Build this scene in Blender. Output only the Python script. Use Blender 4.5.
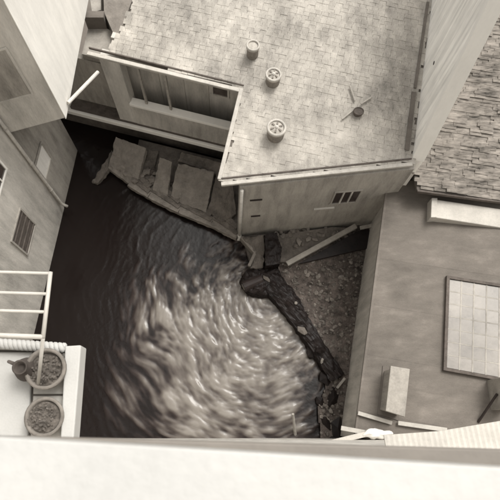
import bpy, bmesh, math, random
import numpy as np
from mathutils import Vector, Matrix, noise
random.seed(7); rnd = random.uniform
SC = bpy.context.scene
for o in list(bpy.data.objects): bpy.data.objects.remove(o)
COL = SC.collection

# ------------------------------------------------------------------ camera
F, H = 560.0, 24.0                       # focal length in photo pixels (500 px wide), eye height above the water
ND = (230.0, 430.0)                      # where the vertical lines of the photograph meet
D = np.array([(ND[0]-250)/F, (250-ND[1])/F, -1.0]); D /= np.linalg.norm(D)
zc = -D
xc = np.array([1.0, 0, 0]) - zc*zc[0]; xc /= np.linalg.norm(xc)
yc = np.cross(zc, xc)
RM = np.array([xc, yc, zc])
cd = bpy.data.cameras.new('camera'); cam = bpy.data.objects.new('camera', cd); COL.objects.link(cam)
cam.matrix_world = Matrix(((*RM[0], 0), (*RM[1], 0), (*RM[2], H), (0, 0, 0, 1)))
cd.sensor_width = 36; cd.lens = 36*F/500; cd.clip_end = 1000; cd.clip_start = .05
cd.dof.use_dof = True; cd.dof.focus_distance = 19.0; cd.dof.aperture_fstop = 10
SC.camera = cam

# ------------------------------------------------------------------ light
SUN_EL, SUN_AZ = math.radians(60), (.62, .78)        # soft light through cloud from the right
w = bpy.data.worlds.new('World'); SC.world = w; w.use_nodes = True
nt = w.node_tree; bg = nt.nodes['Background']
sky = nt.nodes.new('ShaderNodeTexSky'); sky.sky_type = 'NISHITA'; sky.sun_disc = False
sky.sun_elevation = SUN_EL; sky.sun_rotation = math.atan2(SUN_AZ[0], SUN_AZ[1])
sky.air_density = 1.0; sky.dust_density = 6.0
hs = nt.nodes.new('ShaderNodeHueSaturation'); hs.inputs['Saturation'].default_value = .08
mx = nt.nodes.new('ShaderNodeMix'); mx.data_type = 'RGBA'; mx.blend_type = 'MULTIPLY'; mx.inputs[0].default_value = 1
mx.inputs[7].default_value = (1, .978, .935, 1)
nt.links.new(sky.outputs[0], hs.inputs['Color']); nt.links.new(hs.outputs[0], mx.inputs[6]); nt.links.new(mx.outputs[2], bg.inputs[0])
bg.inputs[1].default_value = .15
sl = bpy.data.lights.new('sun', 'SUN'); sun = bpy.data.objects.new('sun', sl); COL.objects.link(sun)
sl.energy = 1.2; sl.angle = math.radians(20); sl.color = (1, .978, .935)
sd = Vector((SUN_AZ[0]*math.cos(SUN_EL), SUN_AZ[1]*math.cos(SUN_EL), math.sin(SUN_EL)))
sun.rotation_euler = sd.to_track_quat('Z', 'Y').to_euler(); sun.location = sd*60
SC.view_settings.view_transform = 'Standard'; SC.view_settings.look = 'None'
SC.view_settings.gamma = 1; SC.view_settings.use_curve_mapping = False
SC.view_settings.exposure = 0.55
SC.cycles.filter_width = 2.0

# ------------------------------------------------------------------ pixel -> place
def ray(px, py): return RM @ np.array([(px-250)/F, (250-py)/F, -1.0])
EYE = np.array([0, 0, H])
def P(px, py, z):
    d = ray(px, py); return Vector(EYE + d*((z-H)/d[2]))
def PV(px, py, a, b):                    # on the upright plane through a and b
    d = ray(px, py); n = np.array([-(b[1]-a[1]), b[0]-a[0], 0.0])
    t = n @ (np.array([a[0], a[1], 0]) - EYE)/(n @ d); return Vector(EYE + d*t)
def PF(px, py, f):                       # on a sloping plane z=f(x,y)
    z = 5.0
    for _ in range(30):
        p = P(px, py, z); z = f(p.x, p.y)
    return P(px, py, z)

# ------------------------------------------------------------------ materials
def T(g):
    gs = [.0, .03, .12, .3, .7, 1]; k = float(np.interp(g, gs, [.66, .74, .88, .93, .97, .98])); l = float(np.interp(g, gs, [.58, .66, .77, .83, .91, .93]))
    return (g, g*k, g*l, 1)
def mat(name, g, var=.25, scale=1.5, rough=.85, bump=.3, stretch=(1, 1, 1), fine=18.0, spots=0.0, rand=0.0, blotch=.5, spec=.25, tint=None):
    m = bpy.data.materials.new(name); m.use_nodes = True; n = m.node_tree.nodes; L = m.node_tree.links
    b = n['Principled BSDF']; b.inputs['Roughness'].default_value = rough; b.inputs['Specular IOR Level'].default_value = spec
    geo = n.new('ShaderNodeNewGeometry')
    mp = n.new('ShaderNodeMapping'); mp.inputs['Scale'].default_value = stretch
    L.new(geo.outputs['Position'], mp.inputs['Vector'])
    n1 = n.new('ShaderNodeTexNoise'); n1.inputs['Scale'].default_value = scale; n1.inputs['Detail'].default_value = 6; n1.inputs['Roughness'].default_value = .62
    n2 = n.new('ShaderNodeTexNoise'); n2.inputs['Scale'].default_value = fine; n2.inputs['Detail'].default_value = 5
    n3 = n.new('ShaderNodeTexNoise'); n3.inputs['Scale'].default_value = .45; n3.inputs['Detail'].default_value = 3
    L.new(mp.outputs[0], n1.inputs['Vector']); L.new(mp.outputs[0], n2.inputs['Vector']); L.new(geo.outputs['Position'], n3.inputs['Vector'])
    def math_(op, a, bb, clamp=False):
        q = n.new('ShaderNodeMath'); q.operation = op; q.use_clamp = clamp
        for i, v in enumerate((a, bb)):
            if isinstance(v, (int, float)): q.inputs[i].default_value = v
            else: L.new(v, q.inputs[i])
        return q.outputs[0]
    a = math_('SUBTRACT', n1.outputs['Fac'], .5); a = math_('MULTIPLY', a, 2*var*2.0)
    c = math_('SUBTRACT', n2.outputs['Fac'], .5); c = math_('MULTIPLY', c, var*1.6)
    e = math_('SUBTRACT', n3.outputs['Fac'], .5); e = math_('MULTIPLY', e, var*4*blotch)
    s = math_('ADD', math_('ADD', a, c), math_('ADD', e, 1.0))
    if rand:
        oi = n.new('ShaderNodeObjectInfo')
        r = math_('FRACT', math_('ADD', oi.outputs['Random'], geo.outputs['Random Per Island']), 0)
        s = math_('MULTIPLY', s, math_('ADD', math_('MULTIPLY', r, rand), 1-rand*.55))
    if spots:
        vr = n.new('ShaderNodeTexNoise'); vr.inputs['Scale'].default_value = 3.2 if stretch == (1, 1, 1) else 1.6; vr.inputs['Detail'].default_value = 8; vr.inputs['Roughness'].default_value = .75
        L.new(mp.outputs[0], vr.inputs['Vector'])
        k = n.new('ShaderNodeMapRange'); k.inputs[1].default_value = .56; k.inputs[2].default_value = .70
        L.new(vr.outputs['Fac'], k.inputs[0])
        s = math_('ADD', s, math_('MULTIPLY', k.outputs[0], spots))
    s = math_('MAXIMUM', math_('MINIMUM', s, 2.0), .12)
    mxn = n.new('ShaderNodeVectorMath'); mxn.operation = 'SCALE'
    mxn.inputs[0].default_value = tuple(g*t_ for t_ in tint) if tint else T(g)[:3]; L.new(s, mxn.inputs['Scale'])
    L.new(mxn.outputs[0], b.inputs['Base Color'])
    if bump:
        bm_ = n.new('ShaderNodeBump'); bm_.inputs['Strength'].default_value = bump; bm_.inputs['Distance'].default_value = .03
        L.new(math_('ADD', n1.outputs['Fac'], math_('MULTIPLY', n2.outputs['Fac'], .5)), bm_.inputs['Height']); L.new(bm_.outputs[0], b.inputs['Normal'])
    return m
ST = (2.2, 2.2, .35)
M = dict(
    tile=mat('old_roof_tile', .36, .30, 2.2, .9, .5, rand=.12, spots=.26, fine=26, blotch=1.2, stretch=(1.4, .7, 1)),
    rough_tile=mat('mossy_roof_tile', .20, .75, 2.1, .95, .5, rand=.18, spots=-.75, fine=9, stretch=(.6, 2.4, 1), blotch=.25),
    flashing=mat('grey_cap', .30, .25, 3, .8, .3),
    pale_paint=mat('pale_paint', .44, .16, 2, .8, .2, spots=-.15),
    deck=mat('roof_deck', .13, .2),
    trim=mat('pale_trim', .56, .18, 3, .7, .2),
    gutter=mat('zinc_gutter', .42, .2, 4, .55, .15),
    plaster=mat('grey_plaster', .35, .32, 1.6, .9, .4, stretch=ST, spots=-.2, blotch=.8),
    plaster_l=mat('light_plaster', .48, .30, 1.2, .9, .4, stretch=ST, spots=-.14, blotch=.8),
    plaster_m=mat('bay_plaster', .55, .24, 1.3, .9, .4, stretch=ST, spots=-.12, blotch=.7),
    white=mat('whitewash', .80, .13, 1.2, .9, .2, stretch=ST, blotch=.4),
    streak=mat('streaked_whitewash', .88, .30, 1.1, .9, .3, stretch=(4, 4, .18)),
    limewash=mat('limewash', .85, .06, 1.2, .9, .2, stretch=ST),
    stone_w=mat('white_sill_stone', .47, .07, 4, .75, .12, spots=-.05, fine=60, tint=(1, .985, .945)),
    stone_g=mat('grey_sill_stone', .22, .12, 6, .7, .2),
    masonry=mat('wet_masonry', .13, .45, 2.2, .85, .7, spots=.35),
    slabs=mat('ledge_stone', .20, .3, 2.0, .85, .5, spots=.2),
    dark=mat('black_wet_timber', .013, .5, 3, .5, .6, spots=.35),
    wood=mat('weathered_wood', .34, .3, 3, .8, .4, stretch=(3, 1, 3)),
    woodd=mat('dark_wood', .10, .35, 4, .8, .4),
    felt=mat('roofing_felt', .155, .24, 1.6, .9, .4, stretch=(.7, 1.5, 1), rand=.12, spots=.14, fine=30),
    iron=mat('painted_iron', .50, .1, 8, .5, .1),
    irond=mat('dark_iron', .03, .3, 6, .5, .1),
    glass=mat('dusty_glass', .20, .25, 2.0, .4, .05, rand=.22, spec=.6),
    pane_d=mat('dark_pane', .05, .4, 3, .15, .05, spec=.6),
    terracotta=mat('terracotta', .20, .3, 8, .85, .3),
    soil=mat('soil', .14, .5, 12, .95, .8),
    leaf=mat('leaves', .12, .4, 12, .7, .2, rand=.6),
    rubble=mat('rubble_stone', .15, .5, 4, .9, .6, rand=.7, spots=.2),
    earth=mat('dark_earth', .09, .8, 3, .95, .9, spots=.7),
    ground=mat('ground', .14, .3, .4, .95, .5),
    pale_stone=mat('pale_stone', .22, .25, 5, .85, .5),
)

# ------------------------------------------------------------------ builders
class MB:
    def __init__(s): s.v = []; s.f = []
    def poly(s, vs, fs):
        k = len(s.v); s.v += [Vector(q) for q in vs]; s.f += [[k+i for i in g] for g in fs]; return s
    def prism(s, xy, z0, z1):            # xy counter-clockwise; z0/z1 numbers or functions
        n = len(xy); g0 = z0 if callable(z0) else (lambda x, y: z0); g1 = z1 if callable(z1) else (lambda x, y: z1)
        a = [(p[0], p[1], g0(p[0], p[1])) for p in xy] + [(p[0], p[1], g1(p[0], p[1])) for p in xy]
        fs = [list(range(n))[::-1], list(range(n, 2*n))] + [[i, (i+1) % n, n+(i+1) % n, n+i] for i in range(n)]
        return s.poly(a, fs)
    def box(s, c, size, rz=0, rx=0, ry=0, jit=0):
        from mathutils import Euler
        E_ = Euler((rx, ry, rz)).to_matrix(); c = Vector(c); vs = []
        for x, y, z in ((-1,-1,-1),(1,-1,-1),(1,1,-1),(-1,1,-1),(-1,-1,1),(1,-1,1),(1,1,1),(-1,1,1)):
            q = Vector((x*size[0]/2, y*size[1]/2, z*size[2]/2)) + Vector((rnd(-jit, jit), rnd(-jit, jit), rnd(-jit, jit)))
            vs.append(c + E_ @ q)
        return s.poly(vs, [(3,2,1,0),(4,5,6,7),(0,1,5,4),(1,2,6,5),(2,3,7,6),(3,0,4,7)])
    def beam(s, a, b, wd, ht, up=(0, 0, 1)):  # rectangular bar from a to b
        a = Vector(a); b = Vector(b); d = (b-a).normalized(); up = Vector(up); sx = d.cross(up)
        if sx.length < 1e-4: sx = d.cross(Vector((1, 0, 0)))
        sx.normalize(); uz = sx.cross(d).normalized()
        vs = [p + sx*(i*wd/2) + uz*(j*ht/2) for p in (a, b) for i, j in ((-1,-1),(1,-1),(1,1),(-1,1))]
        return s.poly(vs, [(3,2,1,0),(4,5,6,7),(0,1,5,4),(1,2,6,5),(2,3,7,6),(3,0,4,7)])
    def tube(s, pts, r, n=10, caps=True):
        pts = [Vector(p) for p in pts]; rs = r if isinstance(r, (list, tuple)) else [r]*len(pts); vs = []; N = len(pts)
        for i, p in enumerate(pts):
            d = (pts[min(i+1, N-1)] - pts[max(i-1, 0)]).normalized()
            q = Vector((0, 0, 1)) if abs(d.z) < .9 else Vector((1, 0, 0))
            e1 = d.cross(q).normalized(); e2 = d.cross(e1)
            vs += [p + (e1*math.cos(2*math.pi*k/n) + e2*math.sin(2*math.pi*k/n))*rs[i] for k in range(n)]
        fs = [[i*n+k, i*n+(k+1) % n, (i+1)*n+(k+1) % n, (i+1)*n+k] for i in range(N-1) for k in range(n)]
        if caps: fs += [list(range(n))[::-1], [(N-1)*n+k for k in range(n)]]
        return s.poly(vs, fs)
    def lathe(s, c, prof, n=24, squash=1.0):
        vs = []; c = Vector(c)
        for r, z in prof: vs += [c + Vector((r*math.cos(2*math.pi*k/n), r*squash*math.sin(2*math.pi*k/n), z)) for k in range(n)]
        N = len(prof)
        fs = [[i*n+k, i*n+(k+1) % n, (i+1)*n+(k+1) % n, (i+1)*n+k] for i in range(N-1) for k in range(n)]
        fs += [list(range(n))[::-1], [(N-1)*n+k for k in range(n)]]
        return s.poly(vs, fs)
    def rock(s, c, r, sq=.65):
        bm = bmesh.new(); bmesh.ops.create_icosphere(bm, subdivisions=1, radius=1)
        off = Vector((rnd(0, 99), rnd(0, 99), rnd(0, 99))); a = rnd(0, 6.3); e = rnd(.7, 1.4)
        vs = []
        for v in bm.verts:
            q = v.co*(1+.5*noise.noise(v.co*1.2+off)); q = Vector((q.x*e, q.y/e, q.z*sq))*r
            vs.append(Vector(c)+Matrix.Rotation(a, 3, 'Z') @ q)
        fs = [[v.index for v in f.verts] for f in bm.faces]; bm.free(); return s.poly(vs, fs)

def wloc(o):
    l = Vector((0, 0, 0))
    while o: l = l + o.location; o = o.parent
    return l
def obj(name, mb, m, parent=None, bevel=0, smooth=False, kind=None, origin=None):
    vs = mb.v
    lo = Vector([min(v[i] for v in vs) for i in range(3)]); hi = Vector([max(v[i] for v in vs) for i in range(3)])
    base = Vector(origin) if origin is not None else Vector(((lo.x+hi.x)/2, (lo.y+hi.y)/2, lo.z))
    me = bpy.data.meshes.new(name); me.from_pydata([v-base for v in vs], [], mb.f); me.validate(); me.update()
    bm = bmesh.new(); bm.from_mesh(me); bmesh.ops.recalc_face_normals(bm, faces=bm.faces); bm.to_mesh(me); bm.free()
    me.materials.append(M[m] if isinstance(m, str) else m)
    if smooth:
        for p in me.polygons: p.use_smooth = True
    o = bpy.data.objects.new(name, me); COL.objects.link(o)
    if parent: o.parent = parent; o.location = base - wloc(parent)
    else: o.location = base
    if bevel:
        b = o.modifiers.new('bevel', 'BEVEL'); b.width = bevel; b.segments = 2; b.limit_method = 'ANGLE'
    if kind: o['kind'] = kind
    return o
tx = bpy.data.textures.new('lumps', 'CLOUDS'); tx.noise_scale = .22; tx.noise_depth = 3
def erode(o, lv=4, amt=.10):
    for m_ in list(o.modifiers): o.modifiers.remove(m_)
    m_ = o.modifiers.new('cut', 'SUBSURF'); m_.subdivision_type = 'SIMPLE'; m_.levels = m_.render_levels = lv
    m_ = o.modifiers.new('wear', 'DISPLACE'); m_.texture = tx; m_.texture_coords = 'GLOBAL'; m_.strength = amt; m_.mid_level = .5
    return o
def thing(name, label, cat, loc, group=None):
    o = bpy.data.objects.new(name, None); COL.objects.link(o); o.location = loc; o.empty_display_size = .2
    return tag(o, label, cat, group)
def tag(o, label, cat, group=None):
    o['label'] = label; o['category'] = cat
    if group: o['group'] = group
    return o
def inside(p, poly):
    x, y = p[0], p[1]; r = False; j = len(poly)-1
    for i in range(len(poly)):
        a, b = poly[i], poly[j]
        if (a[1] > y) != (b[1] > y) and x < (b[0]-a[0])*(y-a[1])/(b[1]-a[1])+a[0]: r = not r
        j = i
    return r
def pix(p):
    q = RM.T @ (np.array(p)-EYE); return 250-F*q[0]/q[2], 250+F*q[1]/q[2]

def tile_field(roof, poly, zf, u, pitch, width, m, jit, thick=.03, limit=300, name='tile', drop=.0, wave=0.0):
    """overlapping roof tiles laid in courses along u; the largest in view are objects, the rest one joined part"""
    u = Vector((u[0], u[1])).normalized(); n = Vector((-u.y, u.x)); spots = []
    S = [(Vector(p[:2]).dot(u), Vector(p[:2]).dot(n)) for p in poly]
    a0, a1 = min(s[0] for s in S), max(s[0] for s in S); b0, b1 = min(s[1] for s in S), max(s[1] for s in S)
    j = 0; b = b0
    while b < b1+pitch:
        a = a0 - rnd(0, width); j += 1
        while a < a1+width:
            wv = width*rnd(.85, 1.15); c = u*(a+wv/2) + n*b; a += wv
            if inside(c, poly) and rnd(0, 1) > drop: spots.append((c, wv))
        b += pitch
    sl = math.atan2(zf(n.x, n.y)-zf(0, 0), 1); cr = math.atan2(zf(u.x, u.y)-zf(0, 0), 1)
    rz = math.atan2(u.y, u.x)
    meshes = []
    for k in range(10):
        mb = MB(); mb.box((0, 0, 0), (width*.99, pitch*1.35, thick), jit=jit*.35)
        me = bpy.data.meshes.new(name); me.from_pydata(mb.v, [], mb.f); me.materials.append(M[m]); meshes.append(me)
    vis = []
    for c, wv in spots:
        x, y = pix((c.x, c.y, zf(c.x, c.y))); ok = 0 < x < 500 and 0 < y < 500
        vis.append((0 if ok else 1, (c.x**2+c.y**2), c, wv))
    vis.sort(key=lambda q: q[:2])
    rest = MB(); base = wloc(roof)
    for i, (_, _, c, wv) in enumerate(vis):
        z = zf(c.x, c.y) + .035 + rnd(-jit, jit)*.5 + wave*(.5+noise.noise(Vector((c.x*.9, c.y*2.6, 4)))); t = .022 + rnd(-jit, jit)
        if i < limit:
            o = bpy.data.objects.new(name, meshes[i % 10]); COL.objects.link(o); o.parent = roof
            o.location = Vector((c.x, c.y, z)) - base; o.scale.x = wv/width
            o.rotation_euler = (sl - t, -cr + rnd(-jit, jit)*.7, rz + rnd(-jit, jit)*.8)
        else:
            rest.box((c.x, c.y, z), (wv*.97, pitch*1.35, thick), rz=rz+rnd(-jit, jit)*.8, rx=sl-t, ry=-cr+rnd(-jit, jit)*.7, jit=jit*.3)
    if rest.v: obj('tile_field', rest, m, roof, kind='stuff')

# ================================================================== SETTING
g = MB(); g.poly([(-250, -250, -.8), (250, -250, -.8), (250, 250, -.8), (-250, 250, -.8)], [(0, 1, 2, 3)])
o = obj('ground', g, 'ground'); o['kind'] = 'structure'

# ---- water of the pool: a rippled sheet, sky reflection painted in as a pale patch
def fbm(p, o=4):
    return noise.fractal(p, 1.0, 2.0, o)
CW = P(238, 352, 0); CR = P(268, 300, 0); CE = P(335, 405, 0)
nx, ny, x0, y0, st = 360, 400, -9.5, -.8, .045
vs = []; sky_sheen = []; fs = []
for j in range(ny):
    for i in range(nx):
        x = x0+i*st; y = y0+j*st; dx, dy = x-CW.x, y-CW.y
        wx = fbm(Vector((x*.3, y*.3, 3)), 2)*.5; wy = fbm(Vector((x*.3, y*.3, 13)), 2)*.5
        ex, ey = x+wx-CR.x, y+wy-CR.y; r = math.hypot(ex, ey); th = math.atan2(ey, ex)
        wob = fbm(Vector((x*.35, y*.35, 3)), 3)
        # ripples run out from the drain by the pier: noise cut finely across the radius, coarsely along it
        ang = th + r*.06; kk = 3.0*min(1.0, r/3.0); cx, cy = math.cos(ang)*kk, math.sin(ang)*kk
        s1 = fbm(Vector((cx*1.1, cy*1.1, r*1.3)), 2)
        s2 = fbm(Vector((cx*2.1, cy*2.1, r*3.3+9)), 2)
        s3 = fbm(Vector((cx*3.6, cy*3.6, r*6.4+20)), 2)
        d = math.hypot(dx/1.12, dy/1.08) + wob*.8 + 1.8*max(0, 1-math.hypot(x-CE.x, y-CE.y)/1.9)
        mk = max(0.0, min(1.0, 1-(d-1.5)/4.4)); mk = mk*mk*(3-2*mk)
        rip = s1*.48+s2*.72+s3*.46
        f = .84*mk + (.10+.46*mk+1.7*mk*(1-mk))*rip  # mask of the painted sky reflection, broken up by ripple noise
        sky_sheen.append(max(0.0, min(1.0, f)))
        am = .14+.86*sky_sheen[-1]; vs.append((x, y, (s1*.03 + s2*.034 + s3*.018)*am))
for j in range(ny-1):
    for i in range(nx-1):
        k = j*nx+i; fs.append((k, k+1, k+nx+1, k+nx))
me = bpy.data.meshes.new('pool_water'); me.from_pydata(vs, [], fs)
at = me.attributes.new('sky_sheen', 'FLOAT', 'POINT'); at.data.foreach_set('value', sky_sheen)
for p in me.polygons: p.use_smooth = True
wm = bpy.data.materials.new('pool_water'); wm.use_nodes = True; n = wm.node_tree.nodes; L = wm.node_tree.links; b = n['Principled BSDF']
an = n.new('ShaderNodeAttribute'); an.attribute_name = 'sky_sheen'
ge = n.new('ShaderNodeNewGeometry'); n1 = n.new('ShaderNodeTexNoise'); n1.inputs['Scale'].default_value = 4; n1.inputs['Detail'].default_value = 5
L.new(ge.outputs['Position'], n1.inputs['Vector'])
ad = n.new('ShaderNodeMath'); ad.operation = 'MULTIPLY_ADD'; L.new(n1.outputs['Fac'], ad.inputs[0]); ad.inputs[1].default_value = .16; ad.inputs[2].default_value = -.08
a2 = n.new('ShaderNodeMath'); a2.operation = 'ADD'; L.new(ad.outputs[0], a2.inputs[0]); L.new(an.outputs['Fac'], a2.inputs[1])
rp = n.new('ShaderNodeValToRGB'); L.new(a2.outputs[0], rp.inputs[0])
e = rp.color_ramp.elements; e[0].position = .10; e[0].color = T(.009); e[1].position = 1.0; e[1].color = T(.22)  # dark to pale tones put the reflected sky into the base colour
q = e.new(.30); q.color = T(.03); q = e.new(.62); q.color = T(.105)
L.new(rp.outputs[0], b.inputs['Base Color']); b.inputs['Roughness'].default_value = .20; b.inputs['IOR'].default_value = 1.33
bp = n.new('ShaderNodeBump'); bp.inputs['Strength'].default_value = .35; bp.inputs['Distance'].default_value = .03; L.new(n1.outputs['Fac'], bp.inputs['Height']); L.new(bp.outputs[0], b.inputs['Normal'])
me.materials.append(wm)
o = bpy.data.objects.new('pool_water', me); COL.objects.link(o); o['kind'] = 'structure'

# ================================================================== LEFT HOUSE with its jettied bay
A0 = Vector(P(35, 330, 0)[:2]); A1 = Vector(P(78, 150, 0)[:2])
wl = (A1-A0).normalized(); wn = Vector((wl.y, -wl.x))            # along the wall (away), out of the wall (to the right)
An = A0 - wl*4.6; PIPE = Vector(P(66, 208, 0)[:2])
lh = thing('canal_house', 'tall plastered house rising from the water with a white bay jutting over it', 'house', (-8.2, 6, -.6))
HL = 13.2
far = A1
pl = MB().prism([far, (far.x-8, far.y+1), (An.x-8, An.y), An], -.6, HL)
# split the facade: smooth light part in front of the pipe, greyer plaster beneath the bay carries its shade
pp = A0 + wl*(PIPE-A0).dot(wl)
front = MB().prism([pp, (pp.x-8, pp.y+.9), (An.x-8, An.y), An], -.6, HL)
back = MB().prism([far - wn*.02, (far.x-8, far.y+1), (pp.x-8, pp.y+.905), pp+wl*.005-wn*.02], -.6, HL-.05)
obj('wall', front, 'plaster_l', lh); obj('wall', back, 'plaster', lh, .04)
ov = .35
r_ = MB(); q4 = [far+wn*ov+wl*ov, Vector((far.x-8.4, far.y+1.3)), Vector((An.x-8.4, An.y-.1)), An+wn*ov]
zr = lambda x, y: HL+.002+.35*(-((Vector((x, y))-A0).dot(wn))+ov)
r_.prism(q4, zr, lambda x, y: zr(x, y)+.16); obj('roof', r_, 'tile', lh)
# bay
zb = 6.71
B1 = Vector(P(65, 118, zb)[:2]); B0 = pp + Vector((0, 0)); B2 = Vector(P(88, -4, zb)[:2])
dfar = (B2-B1)
bay = MB().prism([B0-wn*.05, B1, B2, B2-wn*3.0], zb, 13.0)
by = obj('bay', bay, 'plaster_m', lh, .03)
# whitewashed skin of the bay's water side, a separate coat 2 cm proud
n2 = Vector((dfar.y, -dfar.x)).normalized(); d2 = dfar.normalized()
obj('whitewash_coat', MB().prism([B1+n2*.004-d2*.004, B1+n2*.03-d2*.004, B2+n2*.03, B2+n2*.004], zb-.04, 12.98), 'white', by)
br_ = MB(); c4 = [B0-wn*.3-Vector((0, .3)), B1+n2*.3-d2*.3, B2+n2*.3, B2-wn*3.1]
br_.prism(c4, 13.0, 13.15); obj('bay_cornice', br_, 'trim', by)
# bay window (blind recess with frame) on the front face
fa, fb = Vector((B0.x, B0.y)), B1
fd = (fb-fa).normalized(); fn = Vector((fd.y, -fd.x))
cw = [PV(x, y, fa, fb) for x, y in ((3, 50), (31, 93), (0, 101), (-28, 57))]
zt = (cw[0].z+cw[3].z)/2; zl = (cw[1].z+cw[2].z)/2
sa = (Vector(cw[1][:2])-fa).dot(fd); sb = sa-1.2
def on_face(s, z, off): p = fa+fd*s+fn*off; return (p.x, p.y, z)
win = MB(); win.prism([on_face(sb, 0, .004)[:2], on_face(sb, 0, .02)[:2], on_face(sa, 0, .02)[:2], on_face(sa, 0, .004)[:2]][::1], zl, zt)
obj('blind_panel', win, 'plaster', by)
fr = MB()
for s0, s1, z0, z1 in ((sb-.06, sa+.06, zt, zt+.07), (sa, sa+.07, zl, zt), (sb-.07, sb, zl, zt), (sb-.06, sa+.06, zl-.07, zl)):
    fr.prism([on_face(s0, 0, .004)[:2], on_face(s1, 0, .004)[:2], on_face(s1, 0, .035)[:2], on_face(s0, 0, .035)[:2]], z0, z1)
obj('panel_moulding', fr, 'plaster_m', by)
for k in (.25, .75):                                        # corbels under the bay
    p = fa.lerp(fb, k)+d2*.35
    obj('corbel', MB().beam((p.x-.5, p.y-.1, zb-.09), (p.x+.35, p.y+.1, zb-.09), .18, .18), 'woodd', by, .02)
# drain pipe in the corner
po = pp + wn*.09 - wl*.08
dp = obj('downpipe', MB().tube([(po.x, po.y, HL-.2), (po.x, po.y, .75), (po.x+wn.x*.06, po.y, .6), (po.x+wn.x*.2, po.y-.02, .45)], .065, 12), 'gutter', lh, smooth=True)
for z in (2.2, 4.6, 7.2, 9.8, 12): obj('pipe_bracket', MB().tube([(po.x, po.y, z), (po.x, po.y, z+.06)], .085, 12), 'gutter', dp)
# windows of the left house
def wall_window(parent, px4, nm, pane, framem, slats=0, proud=.0, cols=0):
    pts = [PV(x, y, A0, A1) for x, y in px4]; ss = [(Vector(p[:2])-A0).dot(wl) for p in pts]
    s0, s1 = min(ss[0], ss[3])*.5+max(ss[0], ss[3])*.5, ss[1]*.5+ss[2]*.5
    s0, s1 = min(s0, s1), max(s0, s1); z1 = (pts[0].z+pts[1].z)/2; z0 = (pts[2].z+pts[3].z)/2
    z0, z1 = min(z0, z1), max(z0, z1)
    def q(s, o_): p = A0+wl*s+wn*o_; return (p.x, p.y)
    wd = obj(nm, MB().prism([q(s0, .004), q(s0, .02), q(s1, .02), q(s1, .004)], z0, z1), pane, parent)
    f_ = MB(); t = .07
    for a, b_, c, d in ((s0-t, s1+t, z1, z1+t), (s0-t, s1+t, z0-t, z0), (s0-t, s0, z0, z1), (s1, s1+t, z0, z1)):
        f_.prism([q(a, .004), q(a, .06), q(b_, .06), q(b_, .004)], c, d)
    obj('frame', f_, framem, wd)
    for k in range(slats):
        z = z0+(k+.5)*(z1-z0)/slats
        obj('slat', MB().beam((*q(s0, .045), z), (*q(s1, .045), z), .05, .02, up=(wn.x, wn.y, .8)), 'woodd', wd)
    for k in range(1, cols):
        s = s0+(s1-s0)*k/cols
        obj('mullion', MB().prism([q(s-.02, .02), q(s-.02, .05), q(s+.02, .05), q(s+.02, .02)], z0, z1), framem, wd)
    return wd
wall_window(lh, ((10, 240), (20, 211), (36, 226), (25, 252)), 'window', 'woodd', 'plaster', slats=4)
wall_window(lh, ((34, 165), (41, 146), (51, 158), (44, 178)), 'shuttered_window', 'white', 'plaster', 0)
wall_window(lh, ((-14, 187), (-10, 158), (4, 163), (1, 192)), 'window', 'pane_d', 'white', 0, cols=2)

# ================================================================== CENTRE HOUSE
ER = Vector((.97, -.23)).normalized(); EN = Vector((.23, .97)).normalized()
zroof = lambda x, y: 5.9+.15*((x+.41)*EN.x+(y-8.3)*EN.y)
fl = PF(221, 183, zroof); frt = PF(412, 163, zroof); rc = PF(243, 90, zroof); rl = PF(88, 52, zroof); rt = PF(110, 51, zroof); top = PF(135, 0, zroof); topr = PF(432, 0, zroof)
ul = (top-rt).normalized(); top2 = top+ul*2.5; ur = (topr-frt).normalized(); topr2 = topr+ur*2.5
ch = thing('mill_house', 'low mill house with pale tiled roof and open loggia facing the pool', 'house', (2.5, 11, .2))
def zlow(d): return lambda x, y: zroof(x, y)-d
e1 = (frt-fl); e1 = Vector((e1.x, e1.y)).normalized()
poly = [fl, frt, topr2, top2, rt, rc]
roof = obj('roof', MB().prism([Vector(p[:2]) for p in poly], zlow(.16), zlow(.0)), 'deck', ch)
tile_field(roof, [p[:2] for p in poly], zroof, ER, .155, .24, 'tile', .012, thick=.009)
# front wall, side walls
Wl = Vector(P(238, 236, .5)[:2]); n1v = Vector((e1.y, -e1.x)); Wr = Wl+e1*6.25
inb = Vector((.25, .97))
side_far = Vector(rc[:2])+EN*.35+ER*.45
fw = MB().prism([Wl, Wr, Wr-n1v*.3, Wl-n1v*.3], .25, zlow(.17)); obj('front_wall', fw, 'plaster', ch)
sw = MB().prism([Wl-n1v*.302, Wl-n1v*.302+e1*.3, side_far+Vector((.3, 0)), side_far], .25, zlow(.17)); obj('side_wall', sw, 'plaster', ch)
rw = MB().prism([Wr-n1v*.302-e1*.3, Wr-n1v*.302, Vector((topr2.x-.6, topr2.y-.1)), Vector((topr2.x-.9, topr2.y-.1))], .25, zlow(.17)); obj('side_wall', rw, 'plaster', ch)
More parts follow.
